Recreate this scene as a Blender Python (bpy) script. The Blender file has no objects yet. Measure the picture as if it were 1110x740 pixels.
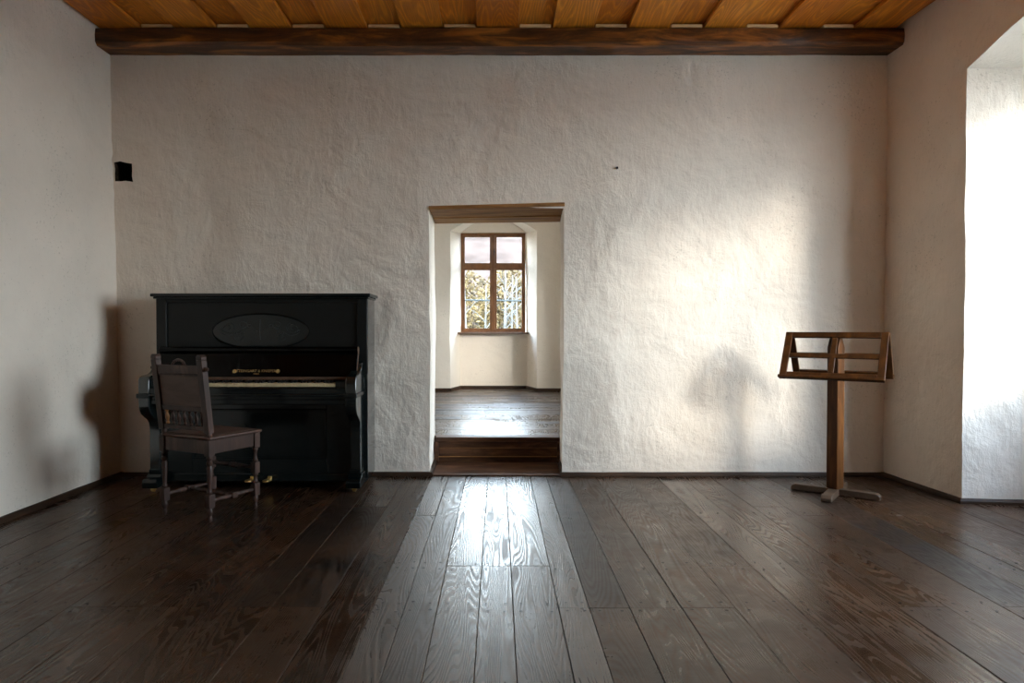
import bpy, bmesh, math, random
from mathutils import Vector, Matrix, noise
random.seed(7)
C = bpy.context.scene.collection
PI = math.pi

# ------------------------------------------------------------------ materials
def nt(name):
    m = bpy.data.materials.new(name); m.use_nodes = True
    t = m.node_tree; t.nodes.clear()
    out = t.nodes.new('ShaderNodeOutputMaterial')
    b = t.nodes.new('ShaderNodeBsdfPrincipled')
    t.links.new(b.outputs[0], out.inputs[0])
    return m, t, b, out

def N(t, typ, **kw):
    n = t.nodes.new(typ)
    for k, v in kw.items():
        if k in n.inputs.keys() if hasattr(n.inputs, 'keys') else False:
            n.inputs[k].default_value = v
        else:
            setattr(n, k, v)
    return n

def mapping(t, scale, src='Object'):
    tc = t.nodes.new('ShaderNodeTexCoord'); mp = t.nodes.new('ShaderNodeMapping')
    mp.inputs['Scale'].default_value = scale
    t.links.new(tc.outputs[src], mp.inputs['Vector'])
    return mp.outputs[0]

def tex_noise(t, vec, scale, detail=4, rough=.55, dist=0):
    n = t.nodes.new('ShaderNodeTexNoise')
    n.inputs['Scale'].default_value = scale; n.inputs['Detail'].default_value = detail
    n.inputs['Roughness'].default_value = rough; n.inputs['Distortion'].default_value = dist
    if vec is not None: t.links.new(vec, n.inputs['Vector'])
    return n

def ramp(t, fac, stops):
    r = t.nodes.new('ShaderNodeValToRGB'); e = r.color_ramp.elements
    while len(e) < len(stops): e.new(.5)
    for el, (p, c) in zip(e, stops):
        el.position = p; el.color = (*c, 1) if len(c) == 3 else c
    t.links.new(fac, r.inputs[0]); return r

def math_n(t, op, a, b=None, clamp=False):
    n = t.nodes.new('ShaderNodeMath'); n.operation = op; n.use_clamp = clamp
    for i, v in enumerate((a, b)):
        if v is None: continue
        if isinstance(v, (int, float)): n.inputs[i].default_value = v
        else: t.links.new(v, n.inputs[i])
    return n.outputs[0]

def mixc(t, fac, a, b, mode='MIX'):
    n = t.nodes.new('ShaderNodeMix'); n.data_type = 'RGBA'; n.blend_type = mode
    for i, v in ((0, fac), (6, a), (7, b)):
        if isinstance(v, (int, float)): n.inputs[i].default_value = v
        elif isinstance(v, tuple): n.inputs[i].default_value = (*v, 1) if len(v) == 3 else v
        else: t.links.new(v, n.inputs[i])
    return n.outputs[2]

def bump(t, b, h, strength, dist, prev=None):
    n = t.nodes.new('ShaderNodeBump')
    n.inputs['Strength'].default_value = strength; n.inputs['Distance'].default_value = dist
    t.links.new(h, n.inputs['Height'])
    if prev is not None: t.links.new(prev, n.inputs['Normal'])
    if b is not None: t.links.new(n.outputs[0], b.inputs['Normal'])
    return n.outputs[0]

def plaster(name, c1, c2, strength=1.0):
    m, t, b, o = nt(name)
    v = mapping(t, (1, 1, 1)); vs = mapping(t, (1.0, 1.0, .28))
    big = tex_noise(t, v, 1.3, 5, .6)
    r = ramp(t, big.outputs[0], [(.3, c2), (.7, c1)])
    fl = tex_noise(t, v, 60, 3, .7)
    pm = math_n(t, 'ADD', fl.outputs[0], math_n(t, 'MULTIPLY', math_n(t, 'SUBTRACT', tex_noise(t, v, 2.1, 3, .6).outputs[0], .5), .35))
    pit = ramp(t, pm, [(.29, (.40, .37, .33)), (.36, (1, 1, 1))])
    t.links.new(mixc(t, .45, r.outputs[0], pit.outputs[0], 'MULTIPLY'), b.inputs['Base Color'])
    b.inputs['Roughness'].default_value = .95
    b.inputs['Specular IOR Level'].default_value = .15
    n1 = tex_noise(t, v, 5, 6, .62, .4)
    n2 = tex_noise(t, vs, 38, 5, .65)
    tr = tex_noise(t, v, 2.2, 2, .5, 1.2)           # trowel ridges
    rid = math_n(t, 'ABSOLUTE', math_n(t, 'SUBTRACT', tr.outputs[0], .5))
    rid = math_n(t, 'MINIMUM', math_n(t, 'MULTIPLY', rid, 14), 1.0)
    p = bump(t, None, n1.outputs[0], .45 * strength, .035)
    lg = tex_noise(t, v, 1.7, 3, .5, .6)
    p = bump(t, None, lg.outputs[0], .45 * strength, .12, p)
    p = bump(t, None, rid, .09 * strength, .012, p)
    p = bump(t, None, pm, .35 * strength, .005, p)
    bump(t, b, n2.outputs[0], .55 * strength, .009, p)
    return m

def wood(name, dark, mid, light, stretch=(14, 14, 1.2), rough=(.35, .55), coat=0, bstr=.25, spec=.4, wear=None):
    m, t, b, o = nt(name)
    v = mapping(t, stretch)
    oi = t.nodes.new('ShaderNodeObjectInfo')
    add = t.nodes.new('ShaderNodeVectorMath'); add.operation = 'ADD'
    sc = t.nodes.new('ShaderNodeVectorMath'); sc.operation = 'SCALE'; sc.inputs[3].default_value = 37
    comb = t.nodes.new('ShaderNodeCombineXYZ')
    for i in range(3): t.links.new(oi.outputs['Random'], comb.inputs[i])
    t.links.new(comb.outputs[0], sc.inputs[0]); t.links.new(sc.outputs[0], add.inputs[1]); t.links.new(v, add.inputs[0])
    n = tex_noise(t, add.outputs[0], 1.6, 6, .65, .6)
    r = ramp(t, n.outputs[0], [(.28, dark), (.5, mid), (.74, light)])
    col = r.outputs[0]
    if wear:
        v2 = mapping(t, (1, 1, 1)); w = tex_noise(t, v2, 9, 5, .7)
        wr = ramp(t, w.outputs[0], [(.52, (0, 0, 0)), (.7, (1, 1, 1))])
        col = mixc(t, wr.outputs[0], col, wear)
    t.links.new(col, b.inputs['Base Color'])
    rr = t.nodes.new('ShaderNodeMapRange'); rr.inputs[3].default_value = rough[1]; rr.inputs[4].default_value = rough[0]
    t.links.new(n.outputs[0], rr.inputs[0]); t.links.new(rr.outputs[0], b.inputs['Roughness'])
    b.inputs['Specular IOR Level'].default_value = spec
    b.inputs['Coat Weight'].default_value = coat; b.inputs['Coat Roughness'].default_value = .2
    bump(t, b, n.outputs[0], bstr, .004)
    return m

def plain(name, col, rough=.5, metal=0, spec=.5, coat=0, nscale=20, var=.25, bstr=.05):
    m, t, b, o = nt(name)
    v = mapping(t, (1, 1, 1)); n = tex_noise(t, v, nscale, 5, .6)
    lo = tuple(c * (1 - var) for c in col); hi = tuple(min(1, c * (1 + var)) for c in col)
    r = ramp(t, n.outputs[0], [(.3, lo), (.7, hi)])
    t.links.new(r.outputs[0], b.inputs['Base Color'])
    b.inputs['Roughness'].default_value = rough; b.inputs['Metallic'].default_value = metal
    b.inputs['Specular IOR Level'].default_value = spec
    b.inputs['Coat Weight'].default_value = coat; b.inputs['Coat Roughness'].default_value = .12
    if bstr: bump(t, b, n.outputs[0], bstr, .003)
    return m

def planks_mat(name, pal, freq, rough, spec, bstr, ystretch=.07, cathedral=2.2, coat=0.0, wearc=None, tint=(1, .92, .82)):
    """boards laid along Y; every board (mesh island) gets its own tone and grain"""
    m, t, b, o = nt(name)
    g = t.nodes.new('ShaderNodeNewGeometry'); rnd = g.outputs['Random Per Island']
    tc = t.nodes.new('ShaderNodeTexCoord')
    off = t.nodes.new('ShaderNodeCombineXYZ')
    t.links.new(math_n(t, 'MULTIPLY', rnd, 31.0), off.inputs[0])
    t.links.new(math_n(t, 'MULTIPLY', rnd, 57.0), off.inputs[1])
    t.links.new(math_n(t, 'MULTIPLY', rnd, 13.0), off.inputs[2])
    add = t.nodes.new('ShaderNodeVectorMath'); add.operation = 'ADD'
    t.links.new(tc.outputs['Object'], add.inputs[0]); t.links.new(off.outputs[0], add.inputs[1])
    mp = t.nodes.new('ShaderNodeMapping'); mp.inputs['Scale'].default_value = (1, ystretch * 4, 1)
    t.links.new(add.outputs[0], mp.inputs[0])
    # contour lines of a smooth stretched field = growth rings / cathedral figure
    field = tex_noise(t, mp.outputs[0], cathedral, 2, .45, .25)
    sep = t.nodes.new('ShaderNodeSeparateXYZ'); t.links.new(add.outputs[0], sep.inputs[0])
    f = math_n(t, 'ADD', math_n(t, 'MULTIPLY', field.outputs[0], freq), math_n(t, 'MULTIPLY', sep.outputs[0], freq * .55))
    ring = math_n(t, 'FRACT', f)
    ring = math_n(t, 'POWER', math_n(t, 'ABSOLUTE', math_n(t, 'SUBTRACT', math_n(t, 'MULTIPLY', ring, 2), 1)), 1.5)
    mp2 = t.nodes.new('ShaderNodeMapping'); mp2.inputs['Scale'].default_value = (1, .03, 1)
    t.links.new(add.outputs[0], mp2.inputs[0])
    fib = tex_noise(t, mp2.outputs[0], 150, 4, .7)
    big = tex_noise(t, tc.outputs['Object'], 1.1, 5, .65, .3)
    tone = ramp(t, rnd, [(0, pal[0]), (.5, pal[1]), (1, pal[2])])
    r2 = ramp(t, ring, [(.25, pal[3]), (.9, (1, 1, 1))])
    col = mixc(t, .75, tone.outputs[0], r2.outputs[0], 'MULTIPLY')
    fr = ramp(t, fib.outputs[0], [(.3, (.55, .55, .55)), (.65, (1.15, 1.15, 1.15))])
    col = mixc(t, .6, col, fr.outputs[0], 'MULTIPLY')
    if wearc:
        mp3 = t.nodes.new('ShaderNodeMapping'); mp3.inputs['Scale'].default_value = (1, .4, 1)
        t.links.new(tc.outputs['Object'], mp3.inputs[0])
        st = tex_noise(t, mp3.outputs[0], 4.5, 6, .7, .4)
        sr = ramp(t, st.outputs[0], [(.36, (.35, .33, .32)), (.56, (1, 1, 1)), (.72, (1.35, 1.3, 1.25))])
        col = mixc(t, .8, col, sr.outputs[0], 'MULTIPLY')
        wr = ramp(t, big.outputs[0], [(.44, (0, 0, 0)), (.66, (.5, .5, .5))])
        col = mixc(t, wr.outputs[0], col, wearc, 'MIX')
    t.links.new(col, b.inputs['Base Color'])
    # gloss: worn patches and soft grain are duller
    w2 = tex_noise(t, tc.outputs['Object'], 5.0, 8, .75)
    ro = math_n(t, 'ADD', math_n(t, 'MULTIPLY', ring, rough[1]), rough[0])
    ro = math_n(t, 'ADD', ro, math_n(t, 'MULTIPLY', math_n(t, 'SUBTRACT', w2.outputs[0], .45), rough[2]))
    ro = math_n(t, 'ADD', ro, math_n(t, 'MULTIPLY', math_n(t, 'SUBTRACT', rnd, .5), rough[3]), True)
    t.links.new(ro, b.inputs['Roughness'])
    b.inputs['Specular IOR Level'].default_value = spec
    b.inputs['Specular Tint'].default_value = (*tint, 1)
    b.inputs['Coat Weight'].default_value = coat; b.inputs['Coat Roughness'].default_value = .40
    p = bump(t, None, ring, bstr, .0012)
    p = bump(t, None, w2.outputs[0], bstr * .6, .008, p)
    bump(t, b, fib.outputs[0], bstr, .0015, p)
    return m

M = {}
M['plaster'] = plaster('lime_plaster', (.85, .765, .665), (.74, .665, .575))
M['plaster2'] = plaster('smooth_plaster', (.87, .79, .69), (.82, .74, .64), .35)
M['floor'] = planks_mat('dark_oiled_floor', [(.046, .021, .010), (.082, .037, .016), (.020, .010, .006), (.20, .18, .17)],
                        52, (.22, .20, .60, .20), .56, .2, ystretch=.022, cathedral=4.2, wearc=(.088, .041, .019))
M['floorpath'] = planks_mat('polished_path_painted_sheen', [(.095, .064, .042), (.13, .088, .058), (.060, .037, .024), (.12, .11, .10)],
                            52, (.23, .34, .34, .14), .95, .3, ystretch=.022, cathedral=4.2, wearc=(.14, .095, .064), coat=.45)  # polished boards; base colour also lifted to paint the window's reflected strip
M['ceil'] = planks_mat('orange_pine_boards', [(.78, .265, .026), (.86, .34, .042), (.64, .20, .018), (.66, .52, .40)],
                       30, (.40, .12, .1, .05), .35, .2, ystretch=.03, cathedral=3.6, coat=.1)
M['beam'] = wood('old_beam_wood', (.008, .004, .002), (.10, .034, .008), (.50, .17, .026), (1.3, 8, 8), (.35, .6), .1, .6)
M['filler'] = wood('pale_pine', (.62, .42, .20), (.74, .52, .27), (.8, .6, .34), (4, 4, 14))
M['lintel'] = wood('lintel_wood', (.06, .024, .007), (.28, .13, .038), (.54, .28, .09), (1.0, 11, 11), (.5, .7), 0, .6)
M['step'] = wood('step_wood', (.020, .009, .005), (.080, .034, .016), (.22, .105, .052), (1.6, 8, 8), (.4, .6), .0, .4, .3)
M['base'] = wood('baseboard_wood', (.018, .010, .006), (.04, .020, .010), (.075, .038, .018), (2, 2, 8), (.5, .65), 0, .2, .25)
M['winwood'] = wood('window_wood', (.13, .050, .018), (.21, .088, .032), (.30, .135, .055), (9, 9, 2), (.4, .55))
M['sill'] = plain('sill_wood', (.16, .10, .065), .5)
M['lacquer'] = plain('black_green_lacquer', (.0025, .0050, .0052), .20, 0, .38, .15, 6, .3, .02)
M['satin'] = plain('satin_black_wood', (.0055, .0065, .0062), .45, 0, .30, 0, 8, .25, .03)
M['sidewood'] = plain('worn_side_lacquer', (.006, .009, .009), .16, 0, .6, .9, 5, .3, .0)
M['carving'] = plain('rubbed_carving', (.035, .040, .037), .4, 0, .4, 0, 30, .4, .05)
M['gloss'] = plain('gloss_black', (.0012, .0012, .0012), .16, 0, .18, .0, 9, .2, 0)
M['ivory'] = plain('ivory_keys', (.62, .50, .29), .35, 0, .5, 0, 30, .12, 0)
M['ebony'] = plain('ebony_keys', (.006, .006, .006), .3)
M['felt'] = plain('brown_felt', (.10, .055, .03), .9)
M['gold'] = plain('gold_leaf', (.55, .40, .17), .4, .7, .5, 0, 60, .3)
M['brass'] = plain('brass', (.78, .55, .20), .28, 1, .5, 0, 30, .2)
M['steel'] = plain('dark_iron', (.05, .045, .04), .45, .8)
M['chair'] = wood('chair_walnut', (.017, .009, .007), (.050, .025, .018), (.13, .075, .058), (10, 10, 1.5), (.34, .5), .05, .3, .28)
M['chairpanel'] = wood('chair_panel_leather', (.055, .028, .019), (.085, .045, .031), (.115, .066, .047), (2, 2, 9), (.42, .6), 0, .3)
M['chairgold'] = plain('worn_amber_wood', (.30, .13, .04), .4)
M['stand'] = wood('stand_oak', (.022, .008, .002), (.058, .021, .005), (.11, .042, .010), (12, 12, 1.4), (.35, .5), .05, .25, .25)
M['standpost'] = wood('stand_post_oak', (.036, .012, .003), (.095, .034, .008), (.19, .072, .017), (9, 9, 1.2), (.38, .5), .05, .25, .25)
M['standfoot'] = wood('stand_foot_wood', (.035, .019, .011), (.085, .050, .029), (.16, .10, .06), (3, 3, 6), (.35, .55), .1, .25)
M['cavity'] = plain('rubble_painted_shade', (.030, .020, .013), .95, 0, .1, 0, 30, .7, .4)  # rubble coloured near black to paint the shade inside the pocket
M['nail'] = plain('nail_iron', (.010, .008, .007), .5, .6)
M['grass'] = plain('meadow', (.03, .028, .015), .95, 0, .1, 0, .8, .5, .2)
M['bounce_gravel'] = plain('pale_bounce_gravel', (.40, .36, .30), .95, 0, .1, 0, 3, .2, .2)  # pale reflector colour, chosen to bounce daylight up to ceiling and upper walls
M['hill'] = plain('autumn_hillside', (.066, .047, .037), 1, 0, 0, 0, .25, .45, .3)
M['leaf_ochre'] = plain('ochre_leaves', (.090, .060, .022), .8, 0, .2, 0, 2, .6, 0)
M['leaf_tan'] = plain('tan_leaves', (.080, .055, .030), .8, 0, .2, 0, 2, .6, 0)
M['birch'] = plain('birch_bark', (.11, .105, .095), .8, 0, .2, 0, 6, .25, .2)
M['rail_green'] = plain('green_painted_rail', (.006, .012, .010), .5)

def glass_mat():
    m = bpy.data.materials.new('window_glass'); m.use_nodes = True
    t = m.node_tree; t.nodes.clear()
    out = t.nodes.new('ShaderNodeOutputMaterial'); mx = t.nodes.new('ShaderNodeMixShader')
    tr = t.nodes.new('ShaderNodeBsdfTransparent'); gl = t.nodes.new('ShaderNodeBsdfGlossy')
    v = mapping(t, (1, 1, 1)); n = tex_noise(t, v, 5, 3)
    r = ramp(t, n.outputs[0], [(.3, (.93, .95, .95)), (.7, (.98, .98, .97))])
    t.links.new(r.outputs[0], tr.inputs[0]); gl.inputs['Roughness'].default_value = .03
    lw = t.nodes.new('ShaderNodeLayerWeight'); lw.inputs[0].default_value = .5
    fr = math_n(t, 'ADD', math_n(t, 'MULTIPLY', math_n(t, 'POWER', lw.outputs['Facing'], 5), .90), .04)
    t.links.new(fr, mx.inputs[0]); t.links.new(tr.outputs[0], mx.inputs[1]); t.links.new(gl.outputs[0], mx.inputs[2])
    t.links.new(mx.outputs[0], out.inputs[0]); return m
M['glass'] = glass_mat()

# ------------------------------------------------------------------ mesh builder
class MB:
    def __init__(s): s.bm = bmesh.new()
    def box(s, x0, x1, y0, y1, z0, z1, mat=None, mi=0):
        vs = [Vector((x, y, z)) for z in (z0, z1) for y in (y0, y1) for x in (x0, x1)]
        if mat is not None: vs = [mat @ v for v in vs]
        b = [s.bm.verts.new(v) for v in vs]
        for q in ((0, 2, 3, 1), (4, 5, 7, 6), (0, 1, 5, 4), (2, 6, 7, 3), (0, 4, 6, 2), (1, 3, 7, 5)):
            f = s.bm.faces.new([b[i] for i in q]); f.material_index = mi
        return s
    def hexa(s, p):           # 8 points: bottom 4 (ccw) then top 4
        b = [s.bm.verts.new(v) for v in p]
        for q in ((3, 2, 1, 0), (4, 5, 6, 7), (0, 1, 5, 4), (1, 2, 6, 5), (2, 3, 7, 6), (3, 0, 4, 7)):
            s.bm.faces.new([b[i] for i in q])
        return s
    def bar(s, a, b, w, d, up=(0, 0, 1)):
        """rectangular bar from a to b, w across (side), d along up"""
        a = Vector(a); b = Vector(b); ax = (b - a).normalized()
        side = ax.cross(Vector(up)).normalized(); u = side.cross(ax).normalized()
        c = lambda p, i, j: p + side * (i * w / 2) + u * (j * d / 2)
        sg = ((-1, -1), (1, -1), (1, 1), (-1, 1))
        return s.hexa([c(a, i, j) for i, j in sg] + [c(b, i, j) for i, j in sg])
    def prism(s, pts, axis, lo, hi):
        """closed 2-D outline extruded along axis 'x' (pts are y,z) / 'y' (x,z) / 'z' (x,y)"""
        def P(p, t):
            return {'x': (t, p[0], p[1]), 'y': (p[0], t, p[1]), 'z': (p[0], p[1], t)}[axis]
        A = [s.bm.verts.new(P(p, lo)) for p in pts]; B = [s.bm.verts.new(P(p, hi)) for p in pts]
        n = len(pts)
        for i in range(n):
            s.bm.faces.new((A[i], A[(i + 1) % n], B[(i + 1) % n], B[i]))
        s.bm.faces.new(A[::-1]); s.bm.faces.new(B)
        return s
    def lathe(s, a, b, prof, seg=14):
        """turned piece from a to b; prof = [(t 0..1, radius)]"""
        a = Vector(a); b = Vector(b); ax = (b - a); d = ax.normalized()
        h = Vector((1, 0, 0)) if abs(d.x) < .8 else Vector((0, 1, 0))
        u = d.cross(h).normalized(); w = d.cross(u)
        rings = []
        for t, r in prof:
            c = a + ax * t
            rings.append([s.bm.verts.new(c + (u * math.cos(k * 2 * PI / seg) + w * math.sin(k * 2 * PI / seg)) * r) for k in range(seg)])
        for i in range(len(rings) - 1):
            for k in range(seg):
                s.bm.faces.new((rings[i][k], rings[i][(k + 1) % seg], rings[i + 1][(k + 1) % seg], rings[i + 1][k]))
        s.bm.faces.new(rings[0][::-1]); s.bm.faces.new(rings[-1])
        return s
    def tube(s, pts, r, seg=8, closed=False):
        pts = [Vector(p) for p in pts]; n = len(pts); rings = []
        rr = r if isinstance(r, (list, tuple)) else [r] * n
        for i in range(n):
            if closed: d = pts[(i + 1) % n] - pts[i - 1]
            else: d = pts[min(i + 1, n - 1)] - pts[max(i - 1, 0)]
            d.normalize(); h = Vector((0, 1, 0)) if abs(d.y) < .9 else Vector((1, 0, 0))
            u = d.cross(h).normalized(); w = d.cross(u)
            rings.append([s.bm.verts.new(pts[i] + (u * math.cos(k * 2 * PI / seg) + w * math.sin(k * 2 * PI / seg)) * rr[i]) for k in range(seg)])
        for i in range(n if closed else n - 1):
            A, B = rings[i], rings[(i + 1) % n]
            for k in range(seg): s.bm.faces.new((A[k], A[(k + 1) % seg], B[(k + 1) % seg], B[k]))
        if not closed: s.bm.faces.new(rings[0][::-1]); s.bm.faces.new(rings[-1])
        return s
    def build(s, name, mat, parent=None, bev=0, smooth=35, mats=None, fix=True):
        if fix: bmesh.ops.recalc_face_normals(s.bm, faces=s.bm.faces)
        me = bpy.data.meshes.new(name); s.bm.to_mesh(me); s.bm.free()
        for mm in (mats or [mat]): me.materials.append(mm)
        for p in me.polygons: p.use_smooth = True
        me.set_sharp_from_angle(angle=math.radians(smooth))
        o = bpy.data.objects.new(name, me); C.objects.link(o)
        if parent is not None: o.parent = parent
        if bev:
            md = o.modifiers.new('bevel', 'BEVEL'); md.width = bev; md.segments = 2; md.limit_method = 'ANGLE'
            md.angle_limit = math.radians(40); md.harden_normals = False
        return o

def thing(name, label, cat, loc=(0, 0, 0), rz=0, group=None):
    o = bpy.data.objects.new(name, None); C.objects.link(o); o.empty_display_size = .1
    o.location = loc; o.rotation_euler = (0, 0, rz)
    tag(o, label, cat, group); return o
def tag(o, label, cat, group=None):
    o['label'] = label; o['category'] = cat
    if group: o['group'] = group
    return o
def struct(o): o['kind'] = 'structure'; return o
def structure_root(name, loc=(0, 0, 0)):
    o = bpy.data.objects.new(name, None); C.objects.link(o); o.location = loc; o['kind'] = 'structure'; return o

# ------------------------------------------------------------------ plaster shell
def field(p):
    q = Vector(p)
    v = noise.noise_vector(q * .9) * .016 + noise.noise_vector(q * 3.1 + Vector((5, 1, 9))) * .007 + noise.noise_vector(q * 11 + Vector((2, 7, 4))) * .0028
    if abs(q.x + 2.84) < .2 and abs(q.z - 2.315) < .2 and abs(q.y - 5.3) < .3:
        v = v + noise.noise_vector(Vector((q.x * 19, 3, q.z * 19))) * .014
    return q + v
def patch(bm, p00, p10, p11, p01, step=.05, mi=0, disp=True):
    p00, p10, p11, p01 = map(Vector, (p00, p10, p11, p01))
    n = max(1, round(max((p10 - p00).length, (p11 - p01).length) / step))
    m = max(1, round(max((p01 - p00).length, (p11 - p10).length) / step))
    g = []
    for j in range(m + 1):
        b = j / m; row = []
        for i in range(n + 1):
            a = i / n
            p = (p00 * (1 - a) + p10 * a) * (1 - b) + (p01 * (1 - a) + p11 * a) * b
            row.append(bm.verts.new(field(p) if disp else p))
        g.append(row)
    for j in range(m):
        for i in range(n):
            f = bm.faces.new((g[j][i], g[j][i + 1], g[j + 1][i + 1], g[j + 1][i])); f.material_index = mi
def shell(bm, name, mats):
    bmesh.ops.remove_doubles(bm, verts=bm.verts, dist=.0006)
    me = bpy.data.meshes.new(name); bm.to_mesh(me); bm.free()
    for mm in mats: me.materials.append(mm)
    for p in me.polygons: p.use_smooth = True
    me.set_sharp_from_angle(angle=math.radians(50))
    o = bpy.data.objects.new(name, me); C.objects.link(o); o['kind'] = 'structure'; return o

YW = 5.2; ZC = 3.322; YF = -3.2
YB0 = 5.85          # far face of the dividing wall
YR = 10.0           # end wall of the far room
DL, DR, DT = -.52, .492, 2.05
XLb, XLt = -2.88, -2.935
def XL(z): return XLb + (XLt - XLb) * z / 3.3

# dividing wall with doorway and beam pocket
bm = bmesh.new(); TOP = 3.40
hx0, hx1, hz0, hz1 = -2.905, -2.775, 2.245, 2.385
def bw(x0, x1, z0, z1): patch(bm, (x0, YW, z0), (x1, YW, z0), (x1, YW, z1), (x0, YW, z1))
bw(-3.0, hx0, 0, hz0); bw(-3.0, hx0, hz0, hz1); bw(-3.0, hx0, hz1, TOP)
bw(hx0, hx1, 0, hz0); bw(hx0, hx1, hz1, TOP)
bw(hx1, DL, 0, hz0); bw(hx1, DL, hz0, hz1); bw(hx1, DL, hz1, TOP)
bw(DL, DR, DT, TOP); bw(DR, 3.05, 0, TOP)
# pocket
for a, b_ in (((hx0, hz0), (hx1, hz0)), ((hx1, hz0), (hx1, hz1)), ((hx1, hz1), (hx0, hz1)), ((hx0, hz1), (hx0, hz0))):
    patch(bm, (a[0], YW, a[1]), (b_[0], YW, b_[1]), (b_[0], YW + .3, b_[1]), (a[0], YW + .3, a[1]), .05, 1)
patch(bm, (hx0, YW + .3, hz0), (hx1, YW + .3, hz0), (hx1, YW + .3, hz1), (hx0, YW + .3, hz1), .05, 1)
# jambs and soffit
JL, JR = -.535, .530
patch(bm, (DL, YW, 0), (JL, YB0, 0), (JL, YB0, DT + .06), (DL, YW, DT + .06))
patch(bm, (DR, YW, 0), (JR, YB0, 0), (JR, YB0, DT + .06), (DR, YW, DT + .06))
patch(bm, (DL - .02, YW + .004, DT + .05), (DR + .02, YW + .004, DT + .05), (JR + .02, YB0, DT + .05), (JL - .02, YB0, DT + .05))
# far face
def bw2(x0, x1, z0, z1): patch(bm, (x0, YB0, z0), (x1, YB0, z0), (x1, YB0, z1), (x0, YB0, z1), .12)
bw2(-2.6, JL, 0, TOP); bw2(JR, 2.1, 0, TOP); bw2(JL, JR, DT, TOP)
shell(bm, 'wall_back', [M['plaster'], M['cavity']])

bm = bmesh.new()
patch(bm, (XL(0), YF, 0), (XL(0), YW + .03, 0), (XL(TOP), YW + .03, TOP), (XL(TOP), YF, TOP))
shell(bm, 'wall_left', [M['plaster']])
bm = bmesh.new()
patch(bm, (-3.0, YF, 0), (3.2, YF, 0), (3.2, YF, TOP), (-3.0, YF, TOP), .2)
shell(bm, 'wall_front', [M['plaster']])

def niche_wall(name, mat, P, segs, ztop, niches, step=.06, zfloor=0.0):
    """P(s, d, z): s along the wall, d depth into it. niches: dicts s0,s1,spring,crown,D,splay,win(a,b,z0,z1),T"""
    bm = bmesh.new()
    def pt(a, b, c, d, st=step): patch(bm, P(*a), P(*b), P(*c), P(*d), st)
    for a, b in segs:                                # plain stretches
        zs = niches[0]['spring']
        pt((a, 0, zfloor), (b, 0, zfloor), (b, 0, zs), (a, 0, zs)); pt((a, 0, zs), (b, 0, zs), (b, 0, ztop), (a, 0, ztop))
    for n in niches:
        s0, s1, zs, zc, D = n['s0'], n['s1'], n['spring'], n['crown'], n['D']
        cs, hw = (s0 + s1) / 2, (s1 - s0) / 2
        arc = lambda s: zc - (zc - zs) * min(1, abs((s - cs) / hw)) ** 2.0
        k = n['splay']; K = 28
        S = [s0 + (s1 - s0) * i / K for i in range(K + 1)]
        T = [cs + (s - cs) * (hw - k) / hw for s in S]      # inner (deep) positions
        zin = lambda s: arc(s) + n.get('dz', -.02)
        for i in range(K):
            a, b = S[i], S[i + 1]; ta, tb = T[i], T[i + 1]
            pt((a, 0, arc(a)), (b, 0, arc(b)), (b, 0, ztop), (a, 0, ztop))
            pt((a, 0, arc(a)), (b, 0, arc(b)), (tb, D, zin(b)), (ta, D, zin(a)))
        pt((s0, 0, zfloor), (T[0], D, zfloor), (T[0], D, zin(s0)), (s0, 0, zs))
        pt((s1, 0, zfloor), (T[-1], D, zfloor), (T[-1], D, zin(s1)), (s1, 0, zs))
        wa, wb, z0, z1 = n['win']; E = n['T']
        zi = lambda s: zin(cs + (s - cs) * hw / (hw - k))
        cols = sorted(set([T[0], T[-1], wa, wb] + [x for x in T if abs(x - wa) > .02 and abs(x - wb) > .02]))
        for a, b in zip(cols[:-1], cols[1:]):
            if a >= wa - 1e-6 and b <= wb + 1e-6:
                pt((a, D, zfloor), (b, D, zfloor), (b, D, z0), (a, D, z0))
                pt((a, D, z1), (b, D, z1), (b, D, max(zi(b), z1 + .005)), (a, D, max(zi(a), z1 + .005)))
            else:
                pt((a, D, zfloor), (b, D, zfloor), (b, D, zi(b)), (a, D, zi(a)))
        for a, b in (((wa, z0), (wb, z0)), ((wb, z0), (wb, z1)), ((wb, z1), (wa, z1)), ((wa, z1), (wa, z0))):
            pt((a[0], D, a[1]), (b[0], D, b[1]), (b[0], D + E, b[1]), (a[0], D + E, a[1]))
        # outside face of the thin wall around the opening
        o0, o1 = s0 - .6, s1 + .6
        for q in (((o0, 0), (wa, 3.6)), ((wb, 0), (o1, 3.6)), ((wa, 0), (wb, z0)), ((wa, z1), (wb, 3.6))):
            pt((q[0][0], D + E, q[0][1]), (q[1][0], D + E, q[0][1]), (q[1][0], D + E, q[1][1]), (q[0][0], D + E, q[1][1]), .5)
    return shell(bm, name, [mat])

# right wall of the room; it swings out a little towards the viewer
XR0, XR1 = 2.935, 2.99
def PR(s, d, z):
    t = max(0, min(1.6, (YW - s) / (YW - 4.385)))
    return (XR0 + (XR1 - XR0) * t + d, s, z)
NI2 = dict(s0=1.60, s1=4.385, spring=2.79, crown=3.05, D=.72, splay=.085, win=(1.85, 3.95, .85, 2.75), T=.16)
niche_wall('wall_right', M['plaster'], PR, [(YF, 1.60), (4.385, YW + .03)], TOP, [NI2])

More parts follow.
